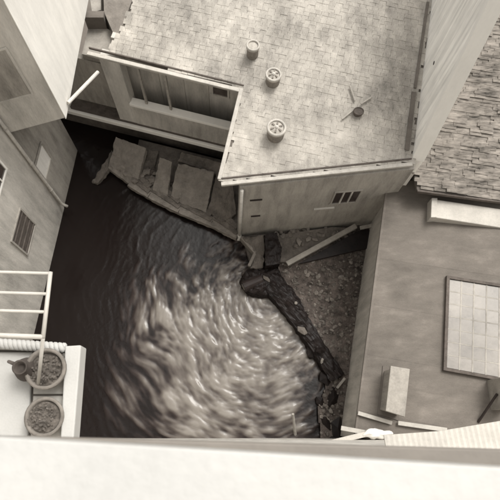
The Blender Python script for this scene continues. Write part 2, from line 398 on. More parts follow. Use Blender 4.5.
# pale eaves boards / gutters
def edge(nm, a, b, out, wd=.13, ht=.10, up=.035, m='trim', ext=0.0):
    a = Vector(a); b = Vector(b); d = (b-a).normalized()
    off = Vector((out[0], out[1], 0))*wd*.4
    return obj(nm, MB().beam(a+off+Vector((0, 0, up))-d*ext, b+off+Vector((0, 0, up))+d*ext, wd, ht), m, ch, .02)
edge('eaves_gutter', fl, frt, n1v, .14, .12, 0, 'gutter')
edge('eaves_shadow_board', fl-Vector((n1v.x, n1v.y, 0))*.16, frt-Vector((n1v.x, n1v.y, 0))*.16, n1v, .06, .10, .05, 'woodd')
edge('verge_board', rc, fl+Vector((0, .1, 0)), (-.97, .2), .15, .12, .03, 'gutter')
edge('eaves_gutter', rl, rc-Vector((ER.x, ER.y, 0))*.03, -EN, .16, .12, .0, 'gutter')
edge('eaves_shadow_board', rl+Vector((EN.x, EN.y, 0))*.17, rc+Vector((EN.x, EN.y, 0))*.17, -EN, .06, .10, .05, 'woodd')
# front window with three bars
def fpt(s, z, o_): p = Wl+e1*s+n1v*o_; return Vector((p.x, p.y, z))
def front_rect(pts):
    ps = [PV(x, y, Wl, Wr) for x, y in pts]; s = [(Vector(p[:2])-Wl).dot(e1) for p in ps]; z = [p.z for p in ps]
    return min(s), max(s), min(z), max(z)
s0, s1, z0, z1 = front_rect(((336, 192), (358, 190), (355, 201), (335, 202)))
def fbox(a, b_, c, d, o0, o1): return MB().prism([fpt(a, 0, o1)[:2], fpt(b_, 0, o1)[:2], fpt(b_, 0, o0)[:2], fpt(a, 0, o0)[:2]], c, d)
wd = obj('window', fbox(s0, s1, z0, z1, .004, .02), 'pane_d', ch)
fm = MB()
for a, b_, c, d in ((s0-.06, s1+.06, z1, z1+.06), (s0-.1, s1+.1, z0-.08, z0), (s0-.06, s0, z0, z1), (s1, s1+.06, z0, z1)):
    k = fbox(a, b_, c, d, .004, .06); fm.poly(k.v, k.f)
obj('frame', fm, 'plaster', wd)
for k in (1, 2): obj('bar', fbox(s0+(s1-s0)*k/3-.03, s0+(s1-s0)*k/3+.03, z0, z1, .02, .055), 'plaster_l', wd)
for pts in (((250, 199), (262, 198), (262, 200), (250, 201)), ((251, 215), (260, 214), (260, 216), (251, 217))):
    a, b_, c, d = front_rect(pts); obj('iron_tie', fbox(a, b_, (c+d)/2-.03, (c+d)/2+.03, .004, .05), 'irond', ch)
a, b_, c, d = front_rect(((314, 208), (334, 206), (334, 207), (314, 209))); obj('ledge', fbox(a, b_, (c+d)/2-.04, (c+d)/2+.02, .004, .07), 'trim', ch)
# corner pipe
cp = fpt(.06, 0, .07); obj('downpipe', MB().tube([(cp.x, cp.y, 5.62), (cp.x, cp.y, 3.2), (cp.x, cp.y, .65)], .065, 12), 'trim', ch, smooth=True)
obj('pipe_shoe', MB().tube([(cp.x, cp.y, .8), (cp.x, cp.y, .6), (cp.x-.03, cp.y-.14, .5)], .085, 12), 'trim', ch, smooth=True)
obj('plinth', fbox(.1, 3.4, .25, .52, .004, .10), 'masonry', ch, .03)

# ---- loggia side
R0 = Vector(rc[:2]); R1 = Vector(rl[:2]); 
LU = (R1-R0).normalized(); LN = Vector((LU.y, -LU.x)) 
if LN.y > 0: LN = -LN                                       # towards the pool
def lp(s, z, o_): p = R0+LU*s+LN*o_; return Vector((p.x, p.y, z))
def lbox(a, b_, c, d, o0, o1):
    return MB().prism([lp(a, 0, o0)[:2], lp(b_, 0, o0)[:2], lp(b_, 0, o1)[:2], lp(a, 0, o1)[:2]], c, d)
LL = (R1-R0).length
obj('loggia_back_wall', lbox(.25, 5.4, .2, zroof(R0.x, R0.y)-.2, -1.25, -1.0), 'plaster_m', ch)
obj('loggia_floor', lbox(.2, LL+2.0, 1.72, 1.9, -.995, -.02), 'woodd', ch)
obj('loggia_parapet', lbox(.2, 4.75, 1.9, 3.42, -.2, -.02), 'plaster_l', ch)
obj('parapet_coping', lbox(.15, 4.80, 3.425, 3.6, -.26, .08), 'limewash', ch, .02)
obj('ledge', lbox(.1, LL+3.4, 1.42, 1.7, -.6, .10), 'limewash', ch, .03)
obj('pilaster', lbox(4.76, 5.55, 1.71, 6.2, -.45, -.03), 'plaster_m', ch)
obj('end_wall', lbox(5.56, LL+4.0, 1.71, 5.1, -.75, -.5), 'plaster', ch)
obj('end_wall', lbox(.0, .16, .3, 6.2, -1.0, -.04), 'plaster', ch)
obj('base_wall', lbox(.2, LL+4.0, -.5, 1.41, -.55, -.3), 'masonry', ch)
for s in (3.05, 4.1):
    obj('loggia_post', lbox(s-.045, s+.045, 3.61, 6.2, -.18, -.09), 'wood', ch)
for s, z0, z1, wd_ in ((1.15, 4.2, 5.4, .6),):
    ww = obj('window', lbox(s-wd_/2, s+wd_/2, z0, z1, -.996, -.97), 'woodd', ch)
    f_ = MB()
    for a, b_, c, d in ((s-wd_/2-.08, s+wd_/2+.08, z1, z1+.08), (s-wd_/2-.08, s-wd_/2, z0, z1), (s+wd_/2, s+wd_/2+.08, z0, z1), (s-wd_/2-.1, s+wd_/2+.1, z0-.1, z0)):
        k = lbox(a, b_, c, d, -.996, -.93); f_.poly(k.v, k.f)
    obj('frame', f_, 'plaster_l', ww)
for a, b_ in ((.35, .75), (1.65, 2.55), (2.68, 3.6), (3.73, 4.65)): obj('wall_panel', lbox(a, b_, 2.4, 5.5, -.996, -.96), 'plaster_l', ch)

# ================================================================== STONE APRON under the loggia
ap = thing('stone_apron', 'ruined stone apron of leaning slabs below the loggia at the dark water', 'masonry', (-2.5, 10.8, -.4))
K = [P(x, y, .35) for x, y in ((108, 172), (130, 186), (150, 198), (180, 213), (212, 226), (238, 239))]
bk = [lp(s, 0, .0) for s in (.1, LL+.2)]
core = [Vector(p[:2]) for p in K[1:]] + [Wl+Vector((.3, .3)), Vector(bk[0][:2]), Vector(lp(4.9, 0, 0)[:2])]
obj('core', MB().prism([c for c in core][::1], -.5, .42), 'masonry', ap)
for i in range(1, 5):
    obj('curb_stone', MB().beam(K[i]+Vector((0, .12, -.02)), K[i+1]+Vector((-.01, .12, -.02)), .34, .30), 'slabs', ap); erode(COL.objects[-1], 4, .14)
def slab(nm, pxs, zs, th, m):
    pts = [P(x, y, z) for (x, y), z in zip(pxs, zs)]
    mb = MB(); n_ = len(pts)
    lo = [p-Vector((0, 0, th)) for p in pts]
    mb.poly(lo+pts, [list(range(n_))[::-1], list(range(n_, 2*n_))]+[[i, (i+1) % n_, n_+(i+1) % n_, n_+i] for i in range(n_)])
    return erode(obj(nm, mb, m, ap), 4, .15)
slab('slab', [(108, 168), (116, 137), (146, 148), (137, 184), (131, 185)], [.45, 1.25, 1.25, .5, .45], .35, 'slabs')
slab('slab', [(152, 193), (160, 158), (172, 162), (167, 198)], [.45, 1.3, 1.3, .5], .4, 'slabs')
slab('slab', [(170, 199), (178, 163), (214, 172), (206, 212)], [.5, 1.35, 1.35, .6], .35, 'slabs')
slab('slab', [(208, 212), (217, 172), (232, 178), (236, 214), (222, 222)], [.55, 1.2, 1.1, .7, .55], .35, 'masonry')
slab('slab', [(139, 178), (149, 150), (158, 152), (150, 186)], [.3, .7, .7, .3], .3, 'masonry')
slab('slab', [(178, 161), (182, 152), (228, 165), (224, 176)], [1.0, 1.3, 1.3, 1.1], .25, 'masonry')
for dd in (.42, .80):
    for i in range(1, 5): erode(obj('step_strip', MB().beam(K[i]+Vector((.05, dd, .02+dd*.12)), K[i+1]+Vector((-.01, dd*.6, .02+dd*.12)), .26, .22), 'masonry', ap), 4, .12)
slab('broken_slab', [(92, 182), (103, 165), (112, 150), (108, 170), (97, 184)], [.12, .3, .7, .45, .12], .25, 'masonry')
for k in range(70):
    p = P(rnd(112, 225), 0, .3); x = rnd(120, 228); y = 160+(x-120)*.42+rnd(-8, 14); p = P(x, y, .55)
    obj('loose_stone', MB().rock(p, rnd(.05, .2)), random.choice(['masonry', 'masonry', 'slabs', 'earth']), ap)

# ================================================================== WHITE WALL at right of the mill house
wbase = PF(411, 158, zroof); wd3 = Vector((ur.x, ur.y)).normalized(); wp = Vector((wd3.y, -wd3.x))
wa = Vector(wbase[:2])+wp*.05
t_ = .42
def bat(z): return max(0, (z-6.4))*.245                         # the near edge leans back as it climbs
ww = thing('white_wall', 'tall streaked whitewashed wall rising beside the mill house roof', 'wall', (wa.x+.5, wa.y+3, 0))
mb = MB(); zs = [0, 6.2, 7.5, 9, 10.5, 12, 13.5]; ln = 9.0; vs = []
for z in zs:
    for s, o_ in ((bat(z), 0), (bat(z), t_), (ln, t_), (ln, 0)):
        p = wa+wd3*s+wp*o_; vs.append((p.x, p.y, z))
fs = [(3, 2, 1, 0), tuple(range(24, 28))]
for i in range(6):
    for k in range(4): fs.append((i*4+k, i*4+(k+1) % 4, i*4+4+(k+1) % 4, i*4+4+k))
mb.poly(vs, fs); obj('face', mb, 'streak', ww)
mb = MB(); vs = []
for z in zs[1:]:
    for s, o_ in ((bat(z)-.03, -.012), (bat(z)-.03, t_+.012), (bat(z)+.22, t_+.012), (bat(z)+.22, -.012)):
        p = wa+wd3*s+wp*o_; vs.append((p.x, p.y, z))
fs = [(3, 2, 1, 0), tuple(range(20, 24))]
for i in range(5):
    for k in range(4): fs.append((i*4+k, i*4+(k+1) % 4, i*4+4+(k+1) % 4, i*4+4+k))
mb.poly(vs, fs); obj('edge_render', mb, 'limewash', ww)
q1 = wa+wd3*ln; obj('coping', MB().prism([wa+wd3*1.7-wp*.06, wa+wd3*1.7+wp*(t_+.06), q1+wp*(t_+.06), q1-wp*.06], 13.502, 13.62), 'trim', ww)
pq = PV(434, 63, wa, wa+wd3); obj('putlog_hole', MB().tube([pq, pq-Vector((wp.x, wp.y, 0))*.012], .07, 8), 'irond', ww)

# ================================================================== ROUGH TILED HOUSE behind at right
th_ = thing('tiled_house', 'house with rough mossy tiled roof at the upper right', 'house', (11, 12.5, 0))
zq = lambda x, y: 5.0+.20*(y-8.4)
S0 = Vector(PF(417, 190, zq)[:2]); S1 = Vector(PF(560, 209, zq)[:2]); wfar = wa+wd3*9+wp*(t_+.02)
wnear = wa+wd3*.0+wp*(t_+.02)
tp = [S0, S1, Vector((S1.x+1.2, 19)), Vector((wfar.x, 19)), wnear]
obj('wall', MB().prism([S0+Vector((.3, .4)), S1+Vector((0, .4)), Vector((S1.x+1, 18.8)), Vector((wfar.x+.2, 18.8)), wnear+Vector((.3, .3))], 0, lambda x, y: zq(x, y)-.17), 'plaster', th_)
r2 = obj('roof', MB().prism(tp, lambda x, y: zq(x, y)-.16, lambda x, y: zq(x, y)), 'deck', th_)
tile_field(r2, tp, zq, (.985, -.13), .12, .46, 'rough_tile', .020, thick=.009, wave=.10)
a = Vector((*S0, zq(*S0)-.04)); b_ = Vector((*S1, zq(*S1)-.04)); obj('eaves_board', MB().beam(a+Vector((0, -.03, 0)), b_+Vector((0, -.03, 0)), .08, .16), 'woodd', th_, .01)

# ================================================================== RIGHT HOUSE with skylight
rh = thing('felt_roof_house', 'low house with a grey felt roof, large skylight and box chimney', 'house', (8.5, 4.4, 0))
E0 = Vector(P(389, 178, 4)[:2]); E1 = Vector(P(357, 430, 4)[:2]); E1 = E1+(E1-E0).normalized()*.22
ed = (E0-E1).normalized(); en = Vector((ed.y, -ed.x))            # along the eave (away), up the slope (right)
zf = lambda x, y: 4.0+.13*(Vector((x, y))-E1).dot(en)
far_r = Vector((S1.x+1, S1.y-.05))
near_r = Vector((13.0, E1.y))
rp4 = [E1, near_r, Vector((13.0, 7.9)), Vector(S0)+Vector((.0, -.02)), E0]
obj('roof_deck', MB().prism(rp4, lambda x, y: zf(x, y)-.2, lambda x, y: zf(x, y)-.02), 'deck', rh)
inw = en*.16
obj('wall', MB().prism([E1+inw+ed*.02, E1+inw+Vector((.3, 0)), E0+inw+Vector((.3, 0))-ed*.1, E0+inw-ed*.1], -.5, 3.79), 'plaster_l', rh)
obj('end_wall', MB().prism([E1+inw+Vector((.31, .02)), Vector((12.9, E1.y+.02)), Vector((12.9, E1.y+.3)), E1+inw+Vector((.31, .3))], -.5, lambda x, y: zf(x, y)-.21), 'plaster', rh)
# felt sheets laid in strips that run up the slope, each lapping over the next
s = 0.0; Lr = (E0-E1).length; k = 0
while s < Lr-.05:
    wv = min(rnd(.85, 1.0), Lr-s)
    p0 = E1+ed*s; p1 = E1+ed*(s+wv+(.05 if s+wv < Lr-.1 else 0))
    def run(p):
        lim = 13.0; yy = p.y
        return p + en*((lim-p.x)/en.x)
    a_, b_, c_, d_ = p0, run(p0), run(p1), p1
    if c_.y > 7.9:  # stop below the tiled house
        pass
    lift = (k % 2)*.004
    obj('felt_sheet', MB().prism([a_, b_, c_, d_], lambda x, y: zf(x, y)-.012, lambda x, y: zf(x, y)+.008+lift), 'felt', rh)
    s += wv; k += 1
obj('eaves_strip', MB().beam((*(E1-en*.03), 3.97), (*(E0-en*.03), 3.97), .10, .12), 'felt', rh, .02)
# skylight
zs_ = lambda x, y: zf(x, y)+.10
c1, c2, c3 = PF(449, 279, zs_), PF(512, 289, zs_), PF(446, 368, zs_)
ux = (c2-c1); uxn = ux.normalized(); uy = c3-c1; uyn = uy.normalized()
wsk, hsk = ux.length, uy.length
def sk(a, b_, dz): return c1+uxn*a+uyn*b_+Vector((0, 0, dz))
def sbar(nm, a0, b0, a1, b1, wd_, m, par, dz0=-.14, dz1=.05):
    mb = MB(); q = [sk(a0, b0, 0), sk(a1, b0, 0), sk(a1, b1, 0), sk(a0, b1, 0)]
    lo = [p+Vector((0, 0, dz0)) for p in q]; hi = [p+Vector((0, 0, dz1)) for p in q]
    mb.poly(lo+hi, [(0, 1, 2, 3), (4, 5, 6, 7), (0, 1, 5, 4), (1, 2, 6, 5), (2, 3, 7, 6), (3, 0, 4, 7)]); return obj(nm, mb, m, par)
skl = sbar('skylight', .02, .02, wsk-.02, hsk-.02, 0, 'woodd', rh, -.13, -.01)
fw_ = .10
sbar('frame', -fw_, -fw_, wsk+fw_, 0, 0, 'woodd', skl, -.13, .07); sbar('frame', -fw_, hsk, wsk+fw_, hsk+fw_, 0, 'woodd', skl, -.13, .07)
sbar('frame', -fw_, 0, 0, hsk, 0, 'woodd', skl, -.13, .07); sbar('frame', wsk, 0, wsk+fw_, hsk, 0, 'woodd', skl, -.13, .07)
nc, nr = 5, 7
for i in range(nc):
    for j in range(nr):
        a = wsk*i/nc; b_ = hsk*j/nr
        o = sbar('pane', a+.025, b_+.02, a+wsk/nc-.025, b_+hsk/nr-.02, 0, 'glass', skl, -.005, .012)
for i in range(1, nc): sbar('glazing_bar', wsk*i/nc-.022, .01, wsk*i/nc+.022, hsk-.01, 0, 'plaster', skl, -.008, .02)
for j in range(1, nr): sbar('glazing_bar', .01, hsk*j/nr-.017, wsk-.01, hsk*j/nr+.017, 0, 'plaster', skl, -.008, .016)
# box chimney: top from the photo, sides dropped to the roof
ztop = lambda x, y: zf(x, y)+.85
tq = [PF(x, y, ztop) for x, y in ((390, 366), (410, 369), (405, 417), (385, 411))]
cc = [Vector(p[:2]) for p in tq]; ctr = sum(cc, Vector((0, 0)))/4
zc_ = max(p.z for p in tq)
chm = obj('chimney', MB().prism([ctr+(c-ctr)*.90 for c in cc][::-1], lambda x, y: zf(x, y)-.1, zc_-.12), 'plaster', rh, .015)
obj('cap', MB().prism(cc[::-1], zc_-.118, zc_), 'flashing', chm, .02)
obj('flashing', MB().prism([ctr+(c-ctr)*1.12 for c in cc][::-1], lambda x, y: zf(x, y)+.02, lambda x, y: zf(x, y)+.05), 'deck', chm)
# long white ridge parapet
zpp = lambda x, y: zf(x, y)+.45
q = [PF(x, y, zpp) for x, y in ((433, 199), (520, 207), (520, 226), (432, 217))]
zt_ = q[0].z
pp_ = obj('roof_parapet', MB().prism([Vector(p[:2]) for p in q][::-1], lambda x, y: zf(x, y)-.05, zt_), 'pale_paint', rh, .03)
qq = [Vector(p[:2]) for p in q]; obj('parapet_end', MB().prism([qq[0]+Vector((-.06, .03)), qq[0]+Vector((.16, .03)), qq[3]+Vector((.16, -.03)), qq[3]+Vector((-.06, -.03))][::-1], lambda x, y: zf(x, y)-.04, zt_+.05), 'pale_paint', pp_, .02)
# slim white flue at the frame edge with an iron stay
zfl = lambda x, y: zf(x, y)+1.2
f0 = PF(505, 380, zfl)
fl_ = obj('flue', MB().prism([(f0.x-.05, f0.y-.9), (f0.x+.35, f0.y-.9), (f0.x+.35, f0.y+.1), (f0.x-.05, f0.y+.1)], lambda x, y: zf(x, y)-.1, f0.z), 'flashing', rh, .02)
st0 = PF(478, 422, zf); st1 = PF(497, 394, lambda x, y: zf(x, y)+.7)
obj('iron_stay', MB().tube([st0+Vector((0, 0, .02)), st1], .045, 8), 'irond', fl_)

# ================================================================== RUBBLE BANK, dark pier, beams
bank = [P(x, y, .3) for x, y in ((262, 246), (276, 272), (308, 324), (330, 374), (318, 410), (322, 446), (372, 446), (400, 250), (400, 215), (300, 215))]
def zbk(x, y): return .22+.14*fbm(Vector((x*.9, y*.9, 5)), 3)+.25*max(0, min(1, (y-6.6)/1.6))
mb = MB(); bx = [Vector(p[:2]) for p in bank]; N = 90
xs = [min(p.x for p in bx)+(max(p.x for p in bx)-min(p.x for p in bx))*i/N for i in range(N+1)]
ys = [min(p.y for p in bx)+(max(p.y for p in bx)-min(p.y for p in bx))*i/N for i in range(N+1)]
idx = {}
def vid(i, j):
    if (i, j) not in idx:
        idx[(i, j)] = len(mb.v); mb.v.append(Vector((xs[i], ys[j], zbk(xs[i], ys[j])+.05*noise.noise(Vector((xs[i]*5, ys[j]*5, 1))))))
    return idx[(i, j)]
for i in range(N):
    for j in range(N):
        if inside(((xs[i]+xs[i+1])/2, (ys[j]+ys[j+1])/2), bx): mb.f.append([vid(i, j), vid(i+1, j), vid(i+1, j+1), vid(i, j+1)])
o = obj('rubble_bank', mb, 'earth', smooth=True); o['kind'] = 'structure'
mb = MB(); cnt = 0
while cnt < 1500:
    x = rnd(min(p.x for p in bx), max(p.x for p in bx)); y = rnd(min(p.y for p in bx), max(p.y for p in bx))
    if inside((x, y), bx):
        mb.rock((x, y, zbk(x, y)+.02), rnd(.025, .10)*(1.2 if rnd(0, 1) < .2 else .8)); cnt += 1
o = obj('rubble', mb, 'rubble', kind='stuff'); o['label'] = 'small rubble stones strewn over the bank'; o['category'] = 'rubble'
for px, py, r, where in ((341, 277, .16, 'pale stone lying in the middle of the rubble bank'), (351, 262, .13, 'pale stone at the top right of the rubble bank'), (356, 275, .12, 'pale stone on the rubble beside the felt roofed house'),
        (319, 276, .12, 'pale stone on the rubble near the black pier'), (313, 262, .10, 'pale stone just below the long leaning beam'), (322, 361, .13, 'pale stone resting on the black pier near its lower end'),
        (331, 411, .14, 'pale stone at the foot of the bank by the lower planks'), (296, 303, .11, 'pale stone on the black pier beside its head')):
    dz = .75 if 'black pier n' in where or 'black pier b' in where else .3
    z = .62 if 'on the black pier' in where else zbk(*P(px, py, .3)[:2])+.05
    p = P(px, py, z); tag(obj('stone', MB().rock(p, r*.75), 'pale_stone'), where, 'stone', 'pale stones around the rubble bank')
# pier: long dark timber-faced wall with a rounded head
pier = thing('pier', 'black wet pier running from the drain to the planks between pool and rubble', 'pier', P(300, 315, -.2))
spine = [P(x, y, .5) for x, y in ((264, 268), (276, 284), (290, 302), (306, 326), (322, 352), (338, 378))]
wid = [.60, .52, .44, .36, .33, .33]
vs = []; fs = []
for i, p in enumerate(spine):
    d = (spine[min(i+1, 5)]-spine[max(i-1, 0)]).normalized(); sx = Vector((d.y, -d.x, 0))
    for o_, z in ((-1.25, -.6), (-.95, .42), (-.3, .56), (.5, .52), (.95, .40), (1.2, -.6)):
        q = p - sx*o_*wid[i] + Vector((rnd(-.06, .06), rnd(-.06, .06), 0)); q.z = z+rnd(-.05, .05); vs.append(q)
for i in range(5):
    for k in range(5): fs.append((i*6+k, i*6+k+1, i*6+7+k, i*6+6+k))
fs += [tuple(range(6))[::-1], tuple(range(30, 36))]
erode(obj('body', MB().poly(vs, fs), 'dark', pier), 3, .22)
hd = P(261, 281, .3)
mb = MB(); mb.lathe((hd.x, hd.y, -.6), [(.98, 0), (.92, .7), (.80, 1.0), (.45, 1.15), (.05, 1.18)], 16, .78)
for v in mb.v: v += Vector((noise.noise(v*2), noise.noise(v*2+Vector((9, 0, 0))), 0))*.10
erode(obj('head', mb, 'dark', pier), 2, .2)
pe = P(243.5, 287, .42); pi_ = P(262, 279, .42)
obj('drain_mouth', MB().tube([pi_, pe], [.22, .25], 16), 'irond', pier, smooth=False)
obj('mouth_plug', MB().tube([pe+(pe-pi_).normalized()*.005, pe+(pe-pi_).normalized()*.03], .15, 16), 'slabs', pier)
for k in range(8):
    i = rnd(0, 4.9); a = spine[int(i)].lerp(spine[int(i)+1], i % 1); 
    obj('moss_stone', MB().rock(a+Vector((rnd(-.35, .35), rnd(-.2, .2), .05)), rnd(.10, .24)), random.choice(['dark', 'dark', 'masonry']), pier)
for px, py, r in ((312, 352, .3), (326, 378, .34), (333, 398, .4), (325, 420, .36), (337, 428, .4), (296, 322, .26), (284, 308, .3), (250, 274, .3), (320, 402, .25), (333, 445, .4)):
    obj('mossy_boulder', MB().rock(P(px, py, .12), r, .7), random.choice(['dark', 'earth']), pier)
# stone drain chute from the house corner to the pier
cht = thing('drain_chute', 'grey stone drain chute bending from the house corner down to the pier', 'drain', P(258, 252, .2))
pa, pb, pc = P(253, 237, .62), P(260, 256, .50), P(255, 268, .46)
obj('chute_wall', MB().beam(P(241, 238, .6), P(255, 254, .5), .14, .5).beam(P(255, 254, .5), P(249, 267, .42), .14, .5), 'slabs', cht, .03)
obj('chute_bed', MB().prism([Vector(P(x, y, .4)[:2]) for x, y in ((243, 237), (252, 269), (264, 269), (268, 252), (268, 236))], -.3, .34), 'masonry', cht)
cv = [(243, 237.5, .9), (264, 234.5, .95), (264, 250, .85), (263, 268, .66), (250, 268, .55), (257, 253, .7)]
ct = [P(*q) for q in cv]
erode(obj('chute_cover', MB().poly(ct+[Vector((p.x, p.y, -.1)) for p in ct], [(5, 4, 3, 2, 1, 0), tuple(range(6, 12))]+[(i, (i+1) % 6, 6+(i+1) % 6, 6+i) for i in range(6)]), 'masonry', cht), 3, .2)
obj('outlet_lip', MB().rock(P(259, 263, .52), .15, .6), 'pale_stone', cht, smooth=True)
erode(obj('dark_post', MB().prism([Vector(P(x, y, .8)[:2]) for x, y in ((264.5, 237), (276, 235.5), (281, 250), (279, 266), (265, 268))], -.3, 1.15), 'dark', cht), 4, .16)
# wedge of masonry footing under the front wall, long beam and dark trench behind it
ft = thing('wall_footing', 'rough stone footing sloping out from under the mill house front wall', 'footing', P(305, 240, .1))
A = [P(272, 236, .75), P(332, 227, .80), P(352, 228, .8), P(292, 262, .45), P(274, 262, .42)]
obj('footing_slope', MB().poly(A+[Vector((p.x, p.y, -.2)) for p in A], [(0, 1, 2, 3, 4), (9, 8, 7, 6, 5)]+[(i, (i+1) % 5, 5+(i+1) % 5, 5+i) for i in range(5)]), 'masonry', ft)
for k in range(46):
    x = rnd(270, 340); y = 229+rnd(0, 1)*(30-(x-270)*.38); p = P(x, y, .72)
    obj('footing_stone', MB().rock(p, rnd(.06, .17), .5), random.choice(['masonry', 'slabs', 'rubble']), ft)
tag(obj('timber_beam', MB().beam(P(287, 264, .62), P(356, 226, 1.0), .22, .18), 'flashing', bevel=.02), 'long pale timber beam leaning beside the stone footing', 'beam')
tag(obj('short_plank', MB().beam(P(360, 228, .95), P(384, 223, 1.0), .16, .07), 'wood', bevel=.01), 'short pale plank by the dark gap at the house corner', 'plank')
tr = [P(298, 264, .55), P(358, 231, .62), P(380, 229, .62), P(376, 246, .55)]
tag(obj('trench_shade_board', MB().poly(tr+[p-Vector((0, 0, .12)) for p in tr], [(0, 1, 2, 3), (7, 6, 5, 4), (0, 1, 5, 4), (1, 2, 6, 5), (2, 3, 7, 6), (3, 0, 4, 7)]), 'dark', bevel=.01), 'black board standing in for the shaded trench between the beam and the rubble', 'board')  # flat black board added to paint in the trench's shadow
# planks and props at the lower right, a stake in the water
tag(obj('plank', MB().beam(PF(358, 413, lambda x, y: zf(x, y)+.12), PF(392, 423, lambda x, y: zf(x, y)+.12), .13, .06), 'pale_paint', bevel=.01), 'short pale plank lying in front of the box chimney', 'plank')
tag(obj('plank', MB().beam(PF(398, 423, lambda x, y: zf(x, y)+.14), PF(447, 430, lambda x, y: zf(x, y)+.14), .14, .06), 'pale_paint', bevel=.01), 'pale plank lying to the right of the box chimney foot', 'plank')
tag(obj('plank', MB().beam(P(341, 428, 4.15), P(368, 433, 4.2), .15, .06), 'pale_paint', bevel=.01), 'small pale plank poking over the eave by the rubble', 'plank')
tag(obj('plank', MB().beam(P(318, 446, 4.3), P(366, 434, 4.35), .17, .08), 'pale_paint', bevel=.01), 'long pale plank slanting out over the water above the sill', 'plank')
tag(obj('plank', MB().beam(P(337, 388, .4), P(345, 378, .55), .10, .06), 'wood', bevel=.01), 'tiny pale board at the end of the pier', 'plank')
tag(obj('stake', MB().tube([P(296, 442, -.4), P(293, 414, .9)], [.07, .05], 8), 'wood'), 'slim wooden stake standing in the pool near the sill', 'stake')
c = P(378, 434, 4.35); mb = MB(); mb.lathe((0, 0, 0), [(.52, 0), (.50, .06), (.36, .14), (.16, .18), (.02, .19)], 40, .28)
mb.v = [c+Vector((v.x, v.y, v.z*(1+.9*noise.noise(v*6))))+Vector((noise.noise(v*5), noise.noise(v*5+Vector((7, 0, 0))), 0))*.09 for v in mb.v]
tag(obj('cloth_bundle', mb, 'white', smooth=True), 'white crumpled cloth bundle on the roof edge beside the planks', 'bundle')

# ================================================================== FLUE POTS and other things on the mill house roof
def flue(px, py, r, h, label, cap):
    zz = lambda x, y: zroof(x, y)+h
    c = PF(px, py, zz); z0 = zroof(c.x, c.y)
    t = thing('flue_pot', label, 'flue pot', (c.x, c.y, z0), 'round flue pots on the mill house roof')
    obj('body', MB().lathe((c.x, c.y, z0-.05), [(r*.86, 0), (r*.9, h*.5), (r*.93, h)], 24), 'terracotta', t, smooth=False)
    mb = MB(); n_ = 28; prof = [(r*.78, h-.06), (r*1.0, h-.06), (r*1.03, h+.01), (r*.98, h+.06), (r*.78, h+.06)]
    for rr, z in prof: mb.v += [Vector((c.x+rr*math.cos(2*math.pi*k/n_), c.y+rr*math.sin(2*math.pi*k/n_), z0+z)) for k in range(n_)]
    for i in range(5):
        for k in range(n_): mb.f.append([i*n_+k, i*n_+(k+1) % n_, ((i+1) % 5)*n_+(k+1) % n_, ((i+1) % 5)*n_+k])
    obj('rim', mb, 'gutter', t, smooth=True)
    obj('cap', MB().lathe((c.x, c.y, z0+h-.02), [(r*.8, 0), (r*.79, .02), (r*.4, .04+cap*.03), (.02, .05+cap*.05)], 20), 'tile', t)
    if cap:
        for k in range(6):
            a = k*math.pi/3+.3; obj('vent_slot', MB().box((c.x+math.cos(a)*r*.45, c.y+math.sin(a)*r*.45, z0+h+.06), (r*.34, r*.16, .04), rz=a), 'terracotta', t)
        obj('knob', MB().lathe((c.x, c.y, z0+h+.05), [(.05, 0), (.06, .05), (.02, .09)], 10), 'trim', t)
flue(253, 46, .24, .55, 'smallest plain capped flue pot, farthest up the tiled roof', 0)
flue(273.5, 75, .285, .45, 'middle sized flue pot between the other two on the tiled roof', 1)
flue(276.5, 128, .34, .55, 'largest vented flue pot, nearest the front eave of the tiled roof', 1)
p = PF(358, 113, lambda x, y: zroof(x, y)+.1)
tag(obj('tar_bucket', MB().lathe((p.x, p.y, p.z-.1), [(.14, 0), (.2, .2), (.19, .24), (.15, .2)], 14, .85), 'woodd'), 'small dark tar bucket among sticks on the tiled roof', 'bucket')
for (a, b_, lab) in (((342, 119), (357, 107), 'pale stick lying left of the dark bucket on the roof'), ((361, 104), (372, 97), 'short pale stick behind the dark bucket on the roof'), ((350, 86), (355, 101), 'thin pale stick pointing at the dark bucket from above')):
    za = lambda x, y: zroof(x, y)+.14
    tag(obj('stick', MB().beam(PF(*a, za), PF(*b_, za), .05, .05), 'wood'), lab, 'stick', 'sticks on the mill house roof')
# grey gutter board at the right edge of the roof
zg = lambda x, y: zroof(x, y)+.08
obj('flashing', MB().beam(PF(407, 150, zg), PF(414, 92, zg), .16, .05), 'felt', ch)
obj('flashing', MB().beam(PF(415, 88, zg), PF(428, 2, zg), .10, .05), 'felt', ch)

# ================================================================== YARD between the bay and the mill roof (upper left)
yd = thing('yard_shed', 'small grey shed roof squeezed between white bay and mill roof', 'shed', P(112, 10, 3))
sh = [P(x, y, z) for x, y, z in ((104, 12, 6.0), (117.5, 43, 5.9), (132, 0, 6.0), (128, -26, 6.1), (103, -26, 6.1))]
obj('roof', MB().poly(sh+[p-Vector((0, 0, .15)) for p in sh], [(0, 1, 2, 3, 4), (9, 8, 7, 6, 5)]+[(i, (i+1) % 5, 5+(i+1) % 5, 5+i) for i in range(5)]), 'slabs', yd)
cs = sum((Vector(p[:2]) for p in sh), Vector((0, 0)))/5
obj('wall', MB().prism([cs+(Vector(p[:2])-cs)*.93 for p in sh], 0, 5.83), 'plaster', yd)
ty = thing('terrace', 'little pale terrace floor behind the gutter beside the white bay', 'terrace', P(103, 38, 3.0))
tf = [P(x, y, 5.5) for x, y in ((82, 54), (113, 61), (122, 38), (108, 29), (88, 29))]
obj('floor', MB().prism([Vector(p[:2]) for p in tf], 5.2, 5.5), 'flashing', ty)
tb = [Vector(P(x, y, 5.5)[:2]) for x, y in ((88, 29), (107, 29))]
obj('back_wall', MB().prism([tb[0], tb[1], tb[1]+Vector((0, .3)), tb[0]+Vector((0, .3))], 5.2, 6.15), 'felt', ty)
